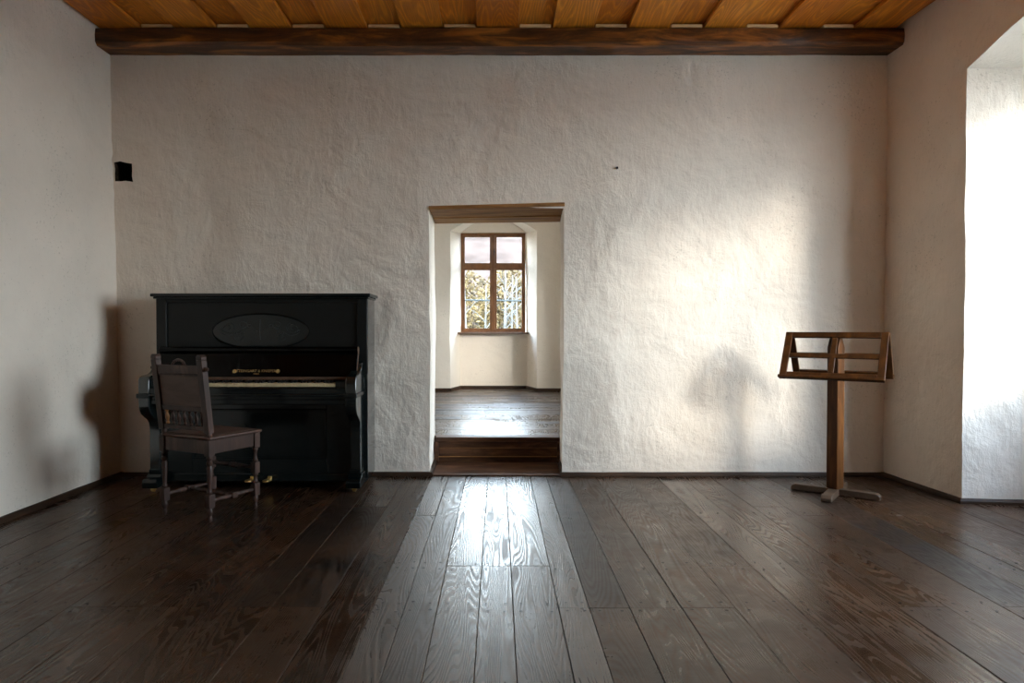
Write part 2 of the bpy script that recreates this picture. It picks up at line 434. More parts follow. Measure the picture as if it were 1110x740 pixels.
# far room
ZF = .215           # its floor
def PF(s, d, z): return (s, YR + d, z)
NI1 = dict(s0=-.705, s1=.565, spring=2.56, crown=2.775, D=.45, dz=.03, splay=.125, win=(-.572, .422, 1.075, 2.60), T=.2)
niche_wall('wall_far', M['plaster2'], PF, [(-2.6, -.705), (.565, 2.05)], TOP, [NI1], .06, ZF - .05)
def PFR(s, d, z): return (1.95 + d, s, z)
NI4 = dict(s0=5.95, s1=8.25, spring=2.75, crown=3.0, D=.6, splay=.06, win=(6.15, 8.05, 1.0, 2.62), T=.16)
niche_wall('wall_far_right', M['plaster2'], PFR, [(YB0 - .05, 5.95), (8.25, YR + .05)], TOP, [NI4], .12, ZF - .05)
bm = bmesh.new()
patch(bm, (-2.5, YB0, 0), (-2.5, YR + .05, 0), (-2.5, YR + .05, TOP), (-2.5, YB0, TOP), .15)
shell(bm, 'wall_far_left', [M['plaster2']])
b = MB(); b.box(-2.8, 2.75, YB0 - .3, YR + .9, 3.38, 3.46); struct(b.build('ceiling_far', M['plaster2']))
b = MB(); b.box(-3.3, 4.1, YF - .3, YB0 + .2, 3.46, 3.60); b.box(-3.3, 4.1, YF - .3, YF - .05, -.1, 3.6); b.box(-3.6, -3.05, YF - .3, YW + .3, -.1, 3.6)
struct(b.build('roof', M['plaster2']))

# ------------------------------------------------------------------ floor planks
def planks(name, mat, edges, y0, y1, joints, z, th, gap=.0016, nails=(), along='y', seed=1, path=None):
    rng = random.Random(seed); b = MB()
    for i in range(len(edges) - 1):
        a, c = edges[i] + gap / 2, edges[i + 1] - gap / 2
        ys = [y0] + sorted(joints(i, (edges[i] + edges[i + 1]) / 2, rng)) + [y1]
        for p, q in zip(ys[:-1], ys[1:]):
            dz = rng.uniform(-.0012, .0012); e = .002
            if along == 'y':
                f = lambda u, v, w: Vector((u, v, w))
            else:
                f = lambda u, v, w: Vector((v, u, w))
            zt = z + dz
            P = [f(a, p + .001, zt - th), f(c, p + .001, zt - th), f(c, q - .001, zt - th), f(a, q - .001, zt - th)]
            Q = [f(a, p + .001, zt - e), f(c, p + .001, zt - e), f(c, q - .001, zt - e), f(a, q - .001, zt - e)]
            R = [f(a + e, p + .002, zt), f(c - e, p + .002, zt), f(c - e, q - .002, zt), f(a + e, q - .002, zt)]
            V = [[b.bm.verts.new(x) for x in L] for L in (P, Q, R)]
            for L0, L1 in ((V[0], V[1]), (V[1], V[2])):
                for k in range(4): b.bm.faces.new((L0[k], L0[(k + 1) % 4], L1[(k + 1) % 4], L1[k]))
            b.bm.faces.new(V[2])
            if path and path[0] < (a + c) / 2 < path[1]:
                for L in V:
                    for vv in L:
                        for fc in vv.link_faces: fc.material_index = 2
        for ny in nails:
            for fx in (.22, .78):
                x = a + (c - a) * (fx + rng.uniform(-.06, .06)); y = ny + rng.uniform(-.012, .012); r = rng.uniform(.0055, .008)
                vs = [b.bm.verts.new((x + r * math.cos(k * PI / 3), y + r * math.sin(k * PI / 3), z + .0019)) for k in range(6)]
                fc = b.bm.faces.new(vs); fc.material_index = 1
    b.bm.normal_update()
    for fc in b.bm.faces:
        if abs(fc.normal.z) > .9 and fc.normal.z < 0: fc.normal_flip()
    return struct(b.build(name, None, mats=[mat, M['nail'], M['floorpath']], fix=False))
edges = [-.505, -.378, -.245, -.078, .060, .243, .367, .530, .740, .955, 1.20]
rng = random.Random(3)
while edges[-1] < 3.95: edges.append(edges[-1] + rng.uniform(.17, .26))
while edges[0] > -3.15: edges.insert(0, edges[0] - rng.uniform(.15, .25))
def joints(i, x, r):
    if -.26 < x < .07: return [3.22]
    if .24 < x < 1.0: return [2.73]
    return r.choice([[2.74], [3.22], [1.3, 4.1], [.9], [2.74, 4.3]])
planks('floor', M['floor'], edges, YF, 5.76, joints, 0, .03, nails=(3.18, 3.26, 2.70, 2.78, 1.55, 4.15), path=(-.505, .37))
b = MB(); b.box(-3.3, 4.2, YF - .2, 5.9, -.14, -.034); struct(b.build('floor_base', M['base']))
# far room boards run across
e2 = [5.80]
while e2[-1] < 10.7: e2.append(e2[-1] + rng.uniform(.14, .2))
planks('floor_far', M['floor'], e2, -2.6, 2.6, lambda i, x, r: [r.uniform(-1.5, 2.5)], ZF, .03, along='x', seed=5)
b = MB(); b.box(-2.7, 2.6, 5.86, 10.8, .02, ZF - .031); struct(b.build('floor_far_base', M['base']))

# ------------------------------------------------------------------ ceiling boards, beam
b = MB(); per = .552; gw = .25; g0 = -.28
for k in range(-6, 9):
    gc = g0 + per * k
    x0, x1 = gc + gw / 2, gc + per - gw / 2
    mid = (x0 + x1) / 2 + random.uniform(-.01, .01)
    for a, c in ((x0, x1),):                                   # lower board
        if a > 3.1 or c < -3.1: continue
        b.box(max(a, -3.1), min(c, 3.1), YF - .02, YW + .1, ZC, ZC + .026)
    if -3.1 < gc < 3.1:
        b.box(gc - gw / 2 - .04, gc + gw / 2 + .04, YF - .02, YW + .1, ZC + .036, ZC + .061)
struct(b.build('ceiling', M['ceil'], bev=.004))
for k in range(-5, 7):
    gc = g0 + per * k
    if abs(gc) > 2.9: continue
    b = MB(); b.box(gc - gw / 2 + .012, gc + gw / 2 - .012, 5.0 + .012, 5.06, ZC - .001, ZC + .022)
    struct(b.build('trim_%d' % (k + 6), M['filler'], bev=.002))

bm = bmesh.new(); K = 90
def beam_ring(x):
    w = lambda s, a: noise.noise(Vector((x * 1.7, s * 3.1, 2))) * a + noise.noise(Vector((x * 9, s * 7.7, 8))) * a * .35
    pr = [(5.0 + w(1, .010), 3.192 + .020 + w(2, .006)), (5.022 + w(3, .006), 3.192 + w(4, .007)), (5.26, 3.192 + w(5, .006)), (5.26, ZC), (5.03, ZC), (5.0 + w(6, .012), ZC - .012), (4.998 + w(7, .012), 3.26)]
    return [bm.verts.new((x, p[0], p[1])) for p in pr]
R = [beam_ring(-3.02 + i * 6.04 / K) for i in range(K + 1)]
for i in range(K):
    for k in range(7): bm.faces.new((R[i][k], R[i][(k + 1) % 7], R[i + 1][(k + 1) % 7], R[i + 1][k]))
bm.faces.new(R[0]); bm.faces.new(R[-1][::-1])
mb = MB(); mb.bm.free(); mb.bm = bm
tag(mb.build('ceiling_beam', M['beam'], smooth=30), 'long dark rough-hewn wooden beam along the top of the back wall under the ceiling', 'beam')

b = MB(); b.lathe((0, .02, 0), (0, -.022, -.003), [(0, .006), (.7, .006), (.72, .011), (1, .009)], 10)
o = tag(b.build('wall_nail', M['nail']), 'tiny dark nail in the plaster above the right end of the door lintel', 'nail'); o.location = ((668 - 540) / 740 * YW, YW, 2.345)
# door lintel: two stout boards let into the wall over the doorway
t = thing('door_lintel', 'weathered brown wooden lintel boards over the open doorway', 'lintel', (0, YW, DT))
b = MB()
b.hexa([(-.525, -.012, -.022), (.505, -.012, 0.006), (.52, .36, -.002), (-.53, .36, -.022), (-.525, -.012, .006), (.505, -.012, .034), (.52, .36, .03), (-.53, .36, .01)])
b.build('front_board', M['lintel'], t, bev=.004)
b = MB()
b.hexa([(-.53, .366, -.028), (.52, .366, -.012), (.535, .64, -.012), (-.54, .64, -.028), (-.53, .366, .01), (.52, .366, .02), (.535, .64, .02), (-.54, .64, .01)])
b.build('rear_board', M['lintel'], t, bev=.004)

t = thing('door_step', 'dark worn wooden step up through the doorway to the far room', 'step', (0, 5.72, 0))
b = MB(); b.box(-.528, .520, 0, .05, .004, ZF - .038); b.build('riser', M['step'], t, bev=.004)
b = MB(); b.box(-.528, .520, -.018, .12, ZF - .036, ZF + .003); b.build('tread', M['step'], t, bev=.006)
b = MB(); b.box(-.505, .488, -.525, -.02, .002, .011); b.build('threshold_board', M['step'], t, bev=.003)
b = MB(); b.box(-.50, .495, -.014, -.001, .050, .058); b.box(-.50, .495, -.010, -.001, .125, .130); b.build('riser_bead', M['lintel'], t, bev=.003)
for s, x0, x1 in ((-1, -.535, -.50), (1, .495, .53)):
    b = MB(); b.box(x0, x1, -.018, -.001, .004, ZF - .038); b.build('end_block', M['step'], t, bev=.003)

# ------------------------------------------------------------------ baseboards
def baseboard(name, pts, h=.032, th=.022, z=0):
    """strip along a polyline; thickness goes to the left of travel"""
    bm = bmesh.new(); rows = []
    P = [Vector((p[0], p[1], 0)) for p in pts]
    for i, p in enumerate(P):
        d0 = (P[i] - P[i - 1]).normalized() if i else None
        d1 = (P[i + 1] - P[i]).normalized() if i < len(P) - 1 else None
        n0 = Vector((-d0.y, d0.x, 0)) if d0 else None; n1 = Vector((-d1.y, d1.x, 0)) if d1 else None
        n = ((n0 or n1) + (n1 or n0)); n = n.normalized(); k = 1 / max(.5, n.dot(n0 or n1))
        rows.append([bm.verts.new(p + n * (o * k) + Vector((0, 0, z + zz))) for o, zz in ((-.02, 0), (th, 0), (th, h * .55), (th * .55, h), (-.02, h))])
    for i in range(len(rows) - 1):
        for k in range(5): bm.faces.new((rows[i][k], rows[i][(k + 1) % 5], rows[i + 1][(k + 1) % 5], rows[i + 1][k]))
    bm.faces.new(rows[0]); bm.faces.new(rows[-1][::-1])
    mb = MB(); mb.bm.free(); mb.bm = bm
    return struct(mb.build(name, M['base']))
baseboard('baseboard_left', [(XLb, YW), (XLb, YF)], .036, .024)
baseboard('baseboard_back', [(JL, 5.71), (DL, YW), (XLb, YW)])
baseboard('baseboard_back_right', [(XR0, YW), (DR, YW), (JR, 5.71)])
baseboard('baseboard_right', [(XR1 + .72, 4.30), (XR1, 4.385), (XR0, YW)], .034, .024)
baseboard('baseboard_far', [(1.95, YR), (.565, YR), (.44, YR + .45), (-.58, YR + .45), (-.705, YR), (-2.5, YR)], .045, .02, ZF)

# ------------------------------------------------------------------ windows
def window(name, P, wa, wb, z0, z1, ztr, d, wood_m, cols=2, sill=None, bars=0):
    """P(s,d,z)->world. casement window with frame, mullion, transom, glazed sashes"""
    root = structure_root(name, P((wa + wb) / 2, d, z0)); org = Vector(root.location)
    def bx(mb, s0, s1, za, zb, d0, d1):
        pts = [Vector(P(s, dd, z)) - org for s, dd, z in ((s0, d0, za), (s1, d0, za), (s1, d1, za), (s0, d1, za), (s0, d0, zb), (s1, d0, zb), (s1, d1, zb), (s0, d1, zb))]
        mb.hexa(pts)
    fw = .032; mw = .05; tw = .055
    b = MB(); bx(b, wa, wa + fw, z0, z1, d, d + .07); bx(b, wb - fw, wb, z0, z1, d, d + .07)
    bx(b, wa + fw, wb - fw, z0, z0 + fw, d, d + .07); bx(b, wa + fw, wb - fw, z1 - fw, z1, d, d + .07)
    b.build('frame', wood_m, root, bev=.003)
    sx = [wa + fw]
    for i in range(1, cols):
        c = wa + (wb - wa) * i / cols
        b = MB(); bx(b, c - mw / 2, c + mw / 2, z0 + fw, z1 - fw, d - .008, d + .07); b.build('mullion', wood_m, root, bev=.003)
        sx += [c - mw / 2, c + mw / 2]
    sx.append(wb - fw)
    b = MB()
    for i in range(cols): bx(b, sx[2 * i], sx[2 * i + 1], ztr - tw / 2, ztr + tw / 2, d - .004, d + .066)
    b.build('transom', wood_m, root, bev=.003)
    for i in range(cols):
        for za, zb in ((z0 + fw, ztr - tw / 2), (ztr + tw / 2, z1 - fw)):
            s0, s1 = sx[2 * i] + .001, sx[2 * i + 1] - .001; w = .026
            b = MB(); bx(b, s0, s0 + w, za, zb, d + .012, d + .05); bx(b, s1 - w, s1, za, zb, d + .012, d + .05)
            bx(b, s0 + w, s1 - w, za, za + w, d + .012, d + .05); bx(b, s0 + w, s1 - w, zb - w, zb, d + .012, d + .05)
            for q in range(bars if za < ztr - .1 and zb < ztr else 0):
                zz = za + (zb - za) * (q + 1) / (bars + 1); bx(b, s0 + w, s1 - w, zz - .009, zz + .009, d + .018, d + .044)
            sash = b.build('sash', wood_m, root, bev=.002)
            b = MB(); bx(b, s0 + w * .6, s1 - w * .6, za + w * .6, zb - w * .6, d + .029, d + .033)
            b.build('pane', M['glass'], sash)
    if sill:
        b = MB(); bx(b, wa - .045, wb + .045, z0 - .028, z0, d - .14, d + .03); b.build('sill', M['sill'], root, bev=.004)
    b = MB(); c = (wa + wb) / 2; zl = ztr + .16
    bx(b, c + .012, c + .022, zl, zl + .11, d - .022, d - .008); bx(b, c + .006, c + .028, zl + .05, zl + .07, d - .030, d - .008)
    b.build('latch', M['steel'], root, bev=.002)
    return root
window('window_1', PF, -.570, .420, 1.08, 2.595, 2.085, .47, M['winwood'], 2, True)
window('window_2', PR, 1.85, 3.95, .85, 2.75, 1.95, .76, M['winwood'], 2)
window('window_3', PFR, 6.15, 8.05, 1.0, 2.62, 2.05, .64, M['winwood'], 2)

# ------------------------------------------------------------------ upright piano
PX, PY = -1.68, 5.14
piano = thing('upright_piano', 'old black upright piano with open keyboard and oval carved panel against the back wall', 'piano', (PX, PY, 0))
def pb(name, mat, boxes, bev=.004, parent=piano):
    b = MB()
    for x0, x1, y0, y1, z0, z1 in boxes: b.box(x0 - PX, x1 - PX, y0 - PY, y1 - PY, z0, z1)
    return b.build(name, mat, parent, bev=bev)
CL, CR = -2.43, -.93           # case
AL, AR = -2.42, -.955          # arms (outer faces)
Y0 = 4.85
pb('side_panel', M['sidewood'], [(CL, CL + .04, Y0 + .01, 5.135, .06, 1.345)])
pb('side_panel', M['sidewood'], [(CR - .04, CR, Y0 + .01, 5.135, .06, 1.345)])
pb('back_board', M['satin'], [(CL + .04, CR - .04, 5.10, 5.13, .08, 1.34)])
lid = pb('lid', M['lacquer'], [(CL - .026, CR + .026, Y0 - .035, 5.14, 1.352, 1.375)], .006)
pb('lid_moulding', M['lacquer'], [(CL - .012, CR + .012, Y0 - .018, 5.138, 1.338, 1.352)], .004, lid)
pb('stile', M['satin'], [(CL, CL + .072, Y0, Y0 + .03, .80, 1.338)])
pb('stile', M['satin'], [(CR - .072, CR, Y0, Y0 + .03, .80, 1.338)])
pb('top_rail', M['satin'], [(CL + .072, CR - .072, Y0 + .006, Y0 + .03, 1.312, 1.338)])
panel = pb('upper_panel', M['satin'], [(CL + .072, CR - .072, Y0 + .016, Y0 + .034, .80, 1.312)], .002)
# oval raised medallion with thin floral scrolls
ox, oz, ow, oh = -1.693, 1.108, .345, .124
b = MB(); ring = [Vector((ox + ow * math.cos(a) - PX, Y0 + .012 - PY, oz + oh * math.sin(a))) for a in [i * 2 * PI / 72 for i in range(72)]]
b.tube(ring, .0055, 8, True); b.build('oval_moulding', M['lacquer'], panel)
b = MB(); n = 64
c0 = b.bm.verts.new((ox - PX, Y0 + .0125 - PY, oz)); pv = [b.bm.verts.new((ox + (ow - .004) * math.cos(i * 2 * PI / n) - PX, Y0 + .0145 - PY, oz + (oh - .004) * math.sin(i * 2 * PI / n))) for i in range(n)]
for i in range(n): b.bm.faces.new((c0, pv[(i + 1) % n], pv[i]))
b.build('oval_panel', M['lacquer'], panel)
b = MB()
def scroll(cx, cz, r0, turns, a0, sgn, rad=.0022):
    pts = []
    for i in range(40):
        q = i / 39; a = a0 + sgn * turns * 2 * PI * q; r = r0 * (1 - .8 * q)
        pts.append((cx + r * math.cos(a) - PX, Y0 + .011 - PY, cz + r * .75 * math.sin(a)))
    b.tube(pts, [rad * (1 - .5 * i / 39) for i in range(40)], 6)
for sx in (-1, 1):
    scroll(ox + sx * .235, oz + .02, .055, 1.4, PI / 2 + sx * .4, sx); scroll(ox + sx * .125, oz + .045, .042, 1.2, -PI / 2, -sx)
    scroll(ox + sx * .16, oz - .045, .040, 1.2, PI / 2, sx)
    b.tube([(ox + sx * (.02 + .26 * i / 20) - PX, Y0 + .011 - PY, oz + .03 * math.sin(i / 20 * 6)) for i in range(21)], .0018, 6)
    for q in range(5):
        lx = ox + sx * (.06 + .05 * q); lz = oz + .035 * math.cos(q * 2)
        b.tube([(lx - PX, Y0 + .011 - PY, lz), (lx + sx * .012 - PX, Y0 + .0105 - PY, lz + .012), (lx + sx * .026 - PX, Y0 + .011 - PY, lz + .014)], [.001, .004, .0008], 6)
b.tube([(ox - PX, Y0 + .011 - PY, oz - .06), (ox - .004 - PX, Y0 + .011 - PY, oz + .0), (ox - PX, Y0 + .011 - PY, oz + .085)], .002, 6)
b.build('carving', M['carving'], panel)

# arms: S-profile cheeks
prof = [(4.86, .895), (4.815, .893), (4.79, .88), (4.765, .85), (4.735, .825), (4.69, .812), (4.62, .808), (4.595, .80), (4.582, .78), (4.580, .70),
        (4.580, .66), (4.582, .61), (4.592, .575), (4.615, .545), (4.65, .522), (4.69, .50), (4.715, .475), (4.725, .44), (4.728, .40), (4.728, .12), (4.86, .12)]
for nm, x0, x1 in (('arm', AL, AL + .072), ('arm', AR - .072, AR)):
    b = MB(); b.prism([(y - PY, z) for y, z in prof], 'x', x0 - PX, x1 - PX)
    arm = b.build(nm, M['sidewood'], piano, bev=.005)
    b = MB(); b.box(x0 - .008 - PX, x1 + .008 - PX, 4.566 - PY, 4.845 - PY, .660, .690); b.build('ledge', M['lacquer'], arm, bev=.005)
    b = MB(); b.box(x0 - .003 - PX, x1 + .003 - PX, 4.718 - PY, 4.845 - PY, .12, .15); b.build('leg_base', M['lacquer'], arm, bev=.004)
    inn = x1 if x0 == AL else x0
    s = 1 if x0 == AL else -1
    b = MB(); b.box(min(inn, inn + s * .075) - PX, max(inn, inn + s * .075) - PX, 4.612 - PY, 4.735 - PY, .69, .775); b.build('key_block', M['lacquer'], arm, bev=.006)
KX0, KX1 = AL + .072 + .075, AR - .072 - .075
pb('keybed', M['lacquer'], [(AL + .072, AR - .072, 4.605, 5.05, .628, .688)])
pb('key_slip', M['lacquer'], [(AL + .072, AR - .072, 4.586, 4.609, .672, .727)], .005)
pb('front_ledge', M['lacquer'], [(AL + .072, AR - .072, 4.568, 4.610, .672, .688)], .005)
pb('apron', M['lacquer'], [(AL + .072, AR - .072, 4.602, 4.63, .612, .650)], .006)
nw = 52; kw = (KX1 - KX0) / nw
for i in range(nw):
    pb('white_key', M['ivory'], [(KX0 + i * kw + .0006, KX0 + (i + 1) * kw - .0006, 4.616, 4.74, .732, .755)], .0012)
for i in range(nw - 1):
    if (i - 2) % 7 in (2 - 2 + 0, 1, 3, 4, 5) if False else (i % 7) in (0, 2, 3, 5, 6):
        xc = KX0 + (i + 1) * kw
        b = MB(); w = .0048
        b.hexa([(xc - w - PX, 4.668 - PY, .754), (xc + w - PX, 4.668 - PY, .754), (xc + w - PX, 4.74 - PY, .754), (xc - w - PX, 4.74 - PY, .754),
                (xc - w * .8 - PX, 4.672 - PY, .768), (xc + w * .8 - PX, 4.672 - PY, .768), (xc + w * .8 - PX, 4.74 - PY, .769), (xc - w * .8 - PX, 4.74 - PY, .769)])
        b.build('black_key', M['ebony'], piano, bev=.001)
pb('key_rail', M['felt'], [(KX0 - .075, KX1 + .075, 4.722, 4.76, .771, .792)], .002)
# open fallboard leaning back, with rolled lip
FX0, FX1 = AL + .045, AR - .030
b = MB()
fp = [(4.728, .790), (4.742, .788), (4.812, .955), (4.815, .985), (4.806, 1.000), (4.786, 1.000), (4.772, .988), (4.772, .970), (4.784, .958), (4.790, .945)]
b.prism([(y - PY, z) for y, z in fp], 'x', FX0 - PX, FX1 - PX)
fall = b.build('fallboard', M['gloss'], piano, bev=.003)
b = MB(); b.prism([(y - PY, z) for y, z in fp], 'x', FX1 + .0004 - PX, FX1 + .004 - PX); b.build('worn_edge_glint', M['felt'], fall)  # lighter strip paints the glint along the worn end edge
def text_on(txt, size, x, z, parent, name, mat):
    cu = bpy.data.curves.new(name, 'FONT'); cu.body = txt; cu.size = size; cu.align_x = 'CENTER'; cu.align_y = 'CENTER'; cu.extrude = .0006; cu.resolution_u = 3
    o = bpy.data.objects.new('tmp', cu); C.objects.link(o)
    dg = bpy.context.evaluated_depsgraph_get(); me = bpy.data.meshes.new_from_object(o.evaluated_get(dg)); bpy.data.objects.remove(o)
    k = (z - .790) / (.945 - .790); y = 4.728 + (4.790 - 4.728) * k
    tilt = math.atan2(4.790 - 4.728, .945 - .790)
    me.transform(Matrix.Translation((x - PX, y - .0012 - PY, z)) @ Matrix.Rotation(PI / 2 - tilt, 4, 'X'))
    me.materials.clear(); me.materials.append(mat)
    q = bpy.data.objects.new(name, me); C.objects.link(q); q.parent = parent; return q
LX = -1.682
text_on('STEINGART & KNIEPER', .027, LX, .832, fall, 'lettering', M['gold'])
text_on('WIEN', .015, LX, .812, fall, 'lettering', M['gold'])
for sx in (-1, 1):
    b = MB(); yy = 4.728 + .4 * (.830 - .790) - PY
    b.lathe((LX + sx * .150 - PX, yy - .001, .830), (LX + sx * .150 - PX, yy - .0045, .8315), [(0, .0145), (.6, .0145), (1, .011)], 18)
    b.build('medal', M['gold'], fall)
# lower part
pb('lower_stile', M['lacquer'], [(AL + .06, -2.15, 4.785, 4.81, .06, .63)])
pb('lower_stile', M['lacquer'], [(-1.206, AR - .06, 4.785, 4.81, .06, .63)])
pb('lower_rail', M['lacquer'], [(-2.15, -1.206, 4.785, 4.81, .105, .212)])
pb('upper_rail', M['lacquer'], [(-2.15, -1.206, 4.785, 4.81, .56, .63)])
pb('lower_panel', M['lacquer'], [(-2.15, -1.206, 4.806, 4.816, .20, .57)], .002)
pb('panel_moulding', M['lacquer'], [(-2.15, -2.138, 4.790, 4.81, .212, .56), (-1.218, -1.206, 4.790, 4.81, .212, .56), (-2.138, -1.218, 4.790, 4.81, .212, .224), (-2.138, -1.218, 4.790, 4.81, .548, .56)], .004)
pb('plinth', M['lacquer'], [(CL + .05, CR - .05, 4.772, 5.12, .055, .112)], .005)
for x0, x1 in ((AL - .012, AL + .088), (AR - .088, AR + .012)):
    b = MB(); b.prism([(y - PY, z) for y, z in [(4.645, .034), (4.64, .045), (4.64, .078), (4.655, .094), (4.70, .100), (4.72, .12), (5.13, .12), (5.13, .034)]], 'x', x0 - PX, x1 - PX)
    foot = b.build('foot', M['lacquer'], piano, bev=.004)
    xc = (x0 + x1) / 2
    for yy in (4.70, 5.09):
        b = MB(); b.lathe((xc - .012 - PX, yy - PY, .0175), (xc + .012 - PX, yy - PY, .0175), [(0, .012), (.08, .0172), (.92, .0172), (1, .012)], 16)
        b.box(xc - .017 - PX, xc + .017 - PX, yy - .012 - PY, yy + .016 - PY, .026, .036)
        b.box(xc - .0165 - PX, xc - .0135 - PX, yy - .012 - PY, yy + .012 - PY, .012, .03); b.box(xc + .0135 - PX, xc + .0165 - PX, yy - .012 - PY, yy + .012 - PY, .012, .03)
        b.build('caster', M['brass'], foot)
for xp in (-1.722, -1.600):
    b = MB()
    o1 = [(-.010, 4.80), (-.012, 4.745), (-.022, 4.715), (-.026, 4.69), (-.018, 4.668), (0, 4.660), (.018, 4.668), (.026, 4.69), (.022, 4.715), (.012, 4.745), (.010, 4.80)]
    b.prism([(xp + x - PX, y - PY) for x, y in o1], 'z', .070, .082)
    b.box(xp - .014 - PX, xp + .014 - PX, 4.758 - PY, 4.772 - PY, .060, .094)
    b.build('pedal', M['brass'], piano, bev=.003)

# ------------------------------------------------------------------ carved chair, back towards the camera
A = Vector((-2.02, 4.12)); B = Vector((-1.675, 3.947))
xd = (B - A).normalized(); ang = math.atan2(xd.y, xd.x)
CW, CD = .387, .345          # leg spacing
chair = thing('dining_chair', 'dark carved wooden chair with spindled back standing before the piano, its back to us', 'chair', (A.x, A.y, 0), ang)
# local frame: x from left rear leg to right rear leg, y forward, z up
LEAN = -.055
def turned_leg(b, x, y, front):
    # square blocks joined by turned lengths, down to a turned toe
    h = .021
    b.box(x - h, x + h, y - h, y + h, .385, .478)
    b.box(x - h, x + h, y - h, y + h, .085, .165)
    b.lathe((x, y, 0), (x, y, .086), [(0, .010), (.08, .013), (.25, .015), (.45, .010), (.6, .017), (.8, .019), (1, .013)])
    if front:
        b.box(x - h * .95, x + h * .95, y - h * .95, y + h * .95, .225, .295)
        b.lathe((x, y, .164), (x, y, .226), [(0, .013), (.15, .018), (.3, .012), (.5, .011), (.7, .012), (.85, .018), (1, .013)])
        b.lathe((x, y, .294), (x, y, .386), [(0, .013), (.12, .018), (.25, .012), (.5, .010), (.75, .013), (.88, .019), (1, .013)])
    else:
        b.lathe((x, y, .164), (x, y, .386), [(0, .012), (.05, .018), (.1, .012), (.16, .013), (.45, .0155), (.68, .017), (.74, .012), (.79, .019), (.84, .019), (.88, .012), (.94, .019), (1, .014)])
for x, y, fr in ((0, 0, 0), (CW, 0, 0), (0, CD, 1), (CW, CD, 1)):
    b = MB(); turned_leg(b, x, y, fr); b.build('leg', M['chair'], chair, bev=.0025)
def bk(z): return LEAN * max(0, (z - .50)) / .46 * 1.0
for x in (0, CW):
    b = MB()
    b.lathe((x, 0, .477), (x, 0, .522), [(0, .013), (.2, .019), (.45, .012), (.7, .018), (1, .014)])
    h = .0225
    z0, z1 = .52, .945
    b.hexa([(x - h, bk(z0) - .019, z0), (x + h, bk(z0) - .019, z0), (x + h, bk(z0) + .019, z0), (x - h, bk(z0) + .019, z0),
            (x - h, bk(z1) - .019, z1), (x + h, bk(z1) - .019, z1), (x + h, bk(z1) + .019, z1), (x - h, bk(z1) + .019, z1)])
    # rounded, notched finial
    b.prism([(x - h, z1), (x + h, z1), (x + h, z1 + .018), (x + h * .6, z1 + .03), (x - h * .6, z1 + .03), (x - h, z1 + .018)], 'y', bk(z1) - .019, bk(z1) + .019)
    post = b.build('back_post', M['chair'], chair, bev=.003)
    s = -1 if x == 0 else 1
    zk = .893
    b = MB(); b.lathe((x + s * h * .9, bk(zk), zk), (x + s * .052, bk(zk), zk), [(0, .009), (.25, .014), (.45, .008), (.7, .011), (1, .004)], 10)
    b.build('side_knob', M['chair'], post)
def rail(name, z0, z1, t, mat=None, y_off=0):
    b = MB(); x0, x1 = .0215, CW - .0215
    b.hexa([(x0, bk(z0) - t + y_off, z0), (x1, bk(z0) - t + y_off, z0), (x1, bk(z0) + t + y_off, z0), (x0, bk(z0) + t + y_off, z0),
            (x0, bk(z1) - t + y_off, z1), (x1, bk(z1) - t + y_off, z1), (x1, bk(z1) + t + y_off, z1), (x0, bk(z1) + t + y_off, z1)])
    return b.build(name, mat or M['chair'], chair, bev=.003)
crest = rail('top_rail', .862, .912, .014)
b = MB()
b.tube([(CW / 2 - .062 + .124 * i / 16, bk(.92), .908 + .036 * math.sin(PI * i / 16) ** .7) for i in range(17)], [.004 + .004 * math.sin(PI * i / 16) for i in range(17)], 8)
for i in range(7):
    a = PI * (i + .5) / 7; b.lathe((CW / 2 - .05 * math.cos(a), bk(.92) - .007, .914 + .028 * math.sin(a)), (CW / 2 - .05 * math.cos(a), bk(.92) + .007, .914 + .028 * math.sin(a)), [(0, .004), (.3, .0085), (.7, .0085), (1, .004)], 8)
b.build('crest_carving', M['chair'], crest)
rail('back_panel', .668, .864, .007, M['chairpanel'])
rail('moulding', .850, .862, .012)
rail('middle_rail', .642, .672, .013)
rail('lower_rail', .530, .556, .013)
for i in range(7):
    x = .045 + (CW - .09) * i / 6
    b = MB(); p0 = (x, bk(.556), .555); p1 = (x, bk(.643), .644)
    b.lathe(p0, p1, [(0, .007), (.1, .011), (.2, .006), (.4, .011), (.5, .0125), (.6, .011), (.8, .006), (.9, .011), (1, .007)], 10)
    sp = b.build('spindle', M['chairgold'] if i == 0 else M['chair'], chair)
    if i == 0: sp['label'] = 'worn amber-coloured spindle'
# seat and aprons
b = MB(); b.prism([(-.018, -.012), (CW + .018, -.012), (CW + .030, CD + .032), (-.030, CD + .032)], 'z', .480, .497)
seat = b.build('seat', M['chairpanel'], chair, bev=.006)
b = MB()
b.box(.004, CW - .004, .018, CD - .02, .497, .502); b.build('seat_inset', M['chairpanel'], seat, bev=.004)
for a, c in (((.0215, 0), (CW - .0215, 0)), ((CW, .0215), (CW, CD - .0215)), ((.0215, CD), (CW - .0215, CD)), ((0, .0215), (0, CD - .0215))):
    b = MB(); b.bar((*a, .437), (*c, .437), .022, .082); b.build('apron', M['chair'], chair, bev=.003)
tp = [(0, .009), (.06, .014), (.12, .009), (.2, .012), (.36, .0145), (.42, .010), (.45, .017), (.55, .017), (.58, .010), (.64, .0145), (.8, .012), (.88, .009), (.94, .014), (1, .009)]
for x in (0, CW):
    b = MB(); b.lathe((x, .021, .125), (x, CD - .021, .125), tp); b.box(x - .017, x + .017, CD / 2 - .02, CD / 2 + .02, .108, .142); b.build('stretcher', M['chair'], chair, bev=.002)
b = MB(); b.lathe((.016, CD / 2, .125), (CW - .016, CD / 2, .125), tp); b.build('stretcher', M['chair'], chair)
b = MB(); b.lathe((.02, CD, .26), (CW - .02, CD, .26), tp); b.build('stretcher', M['chair'], chair)

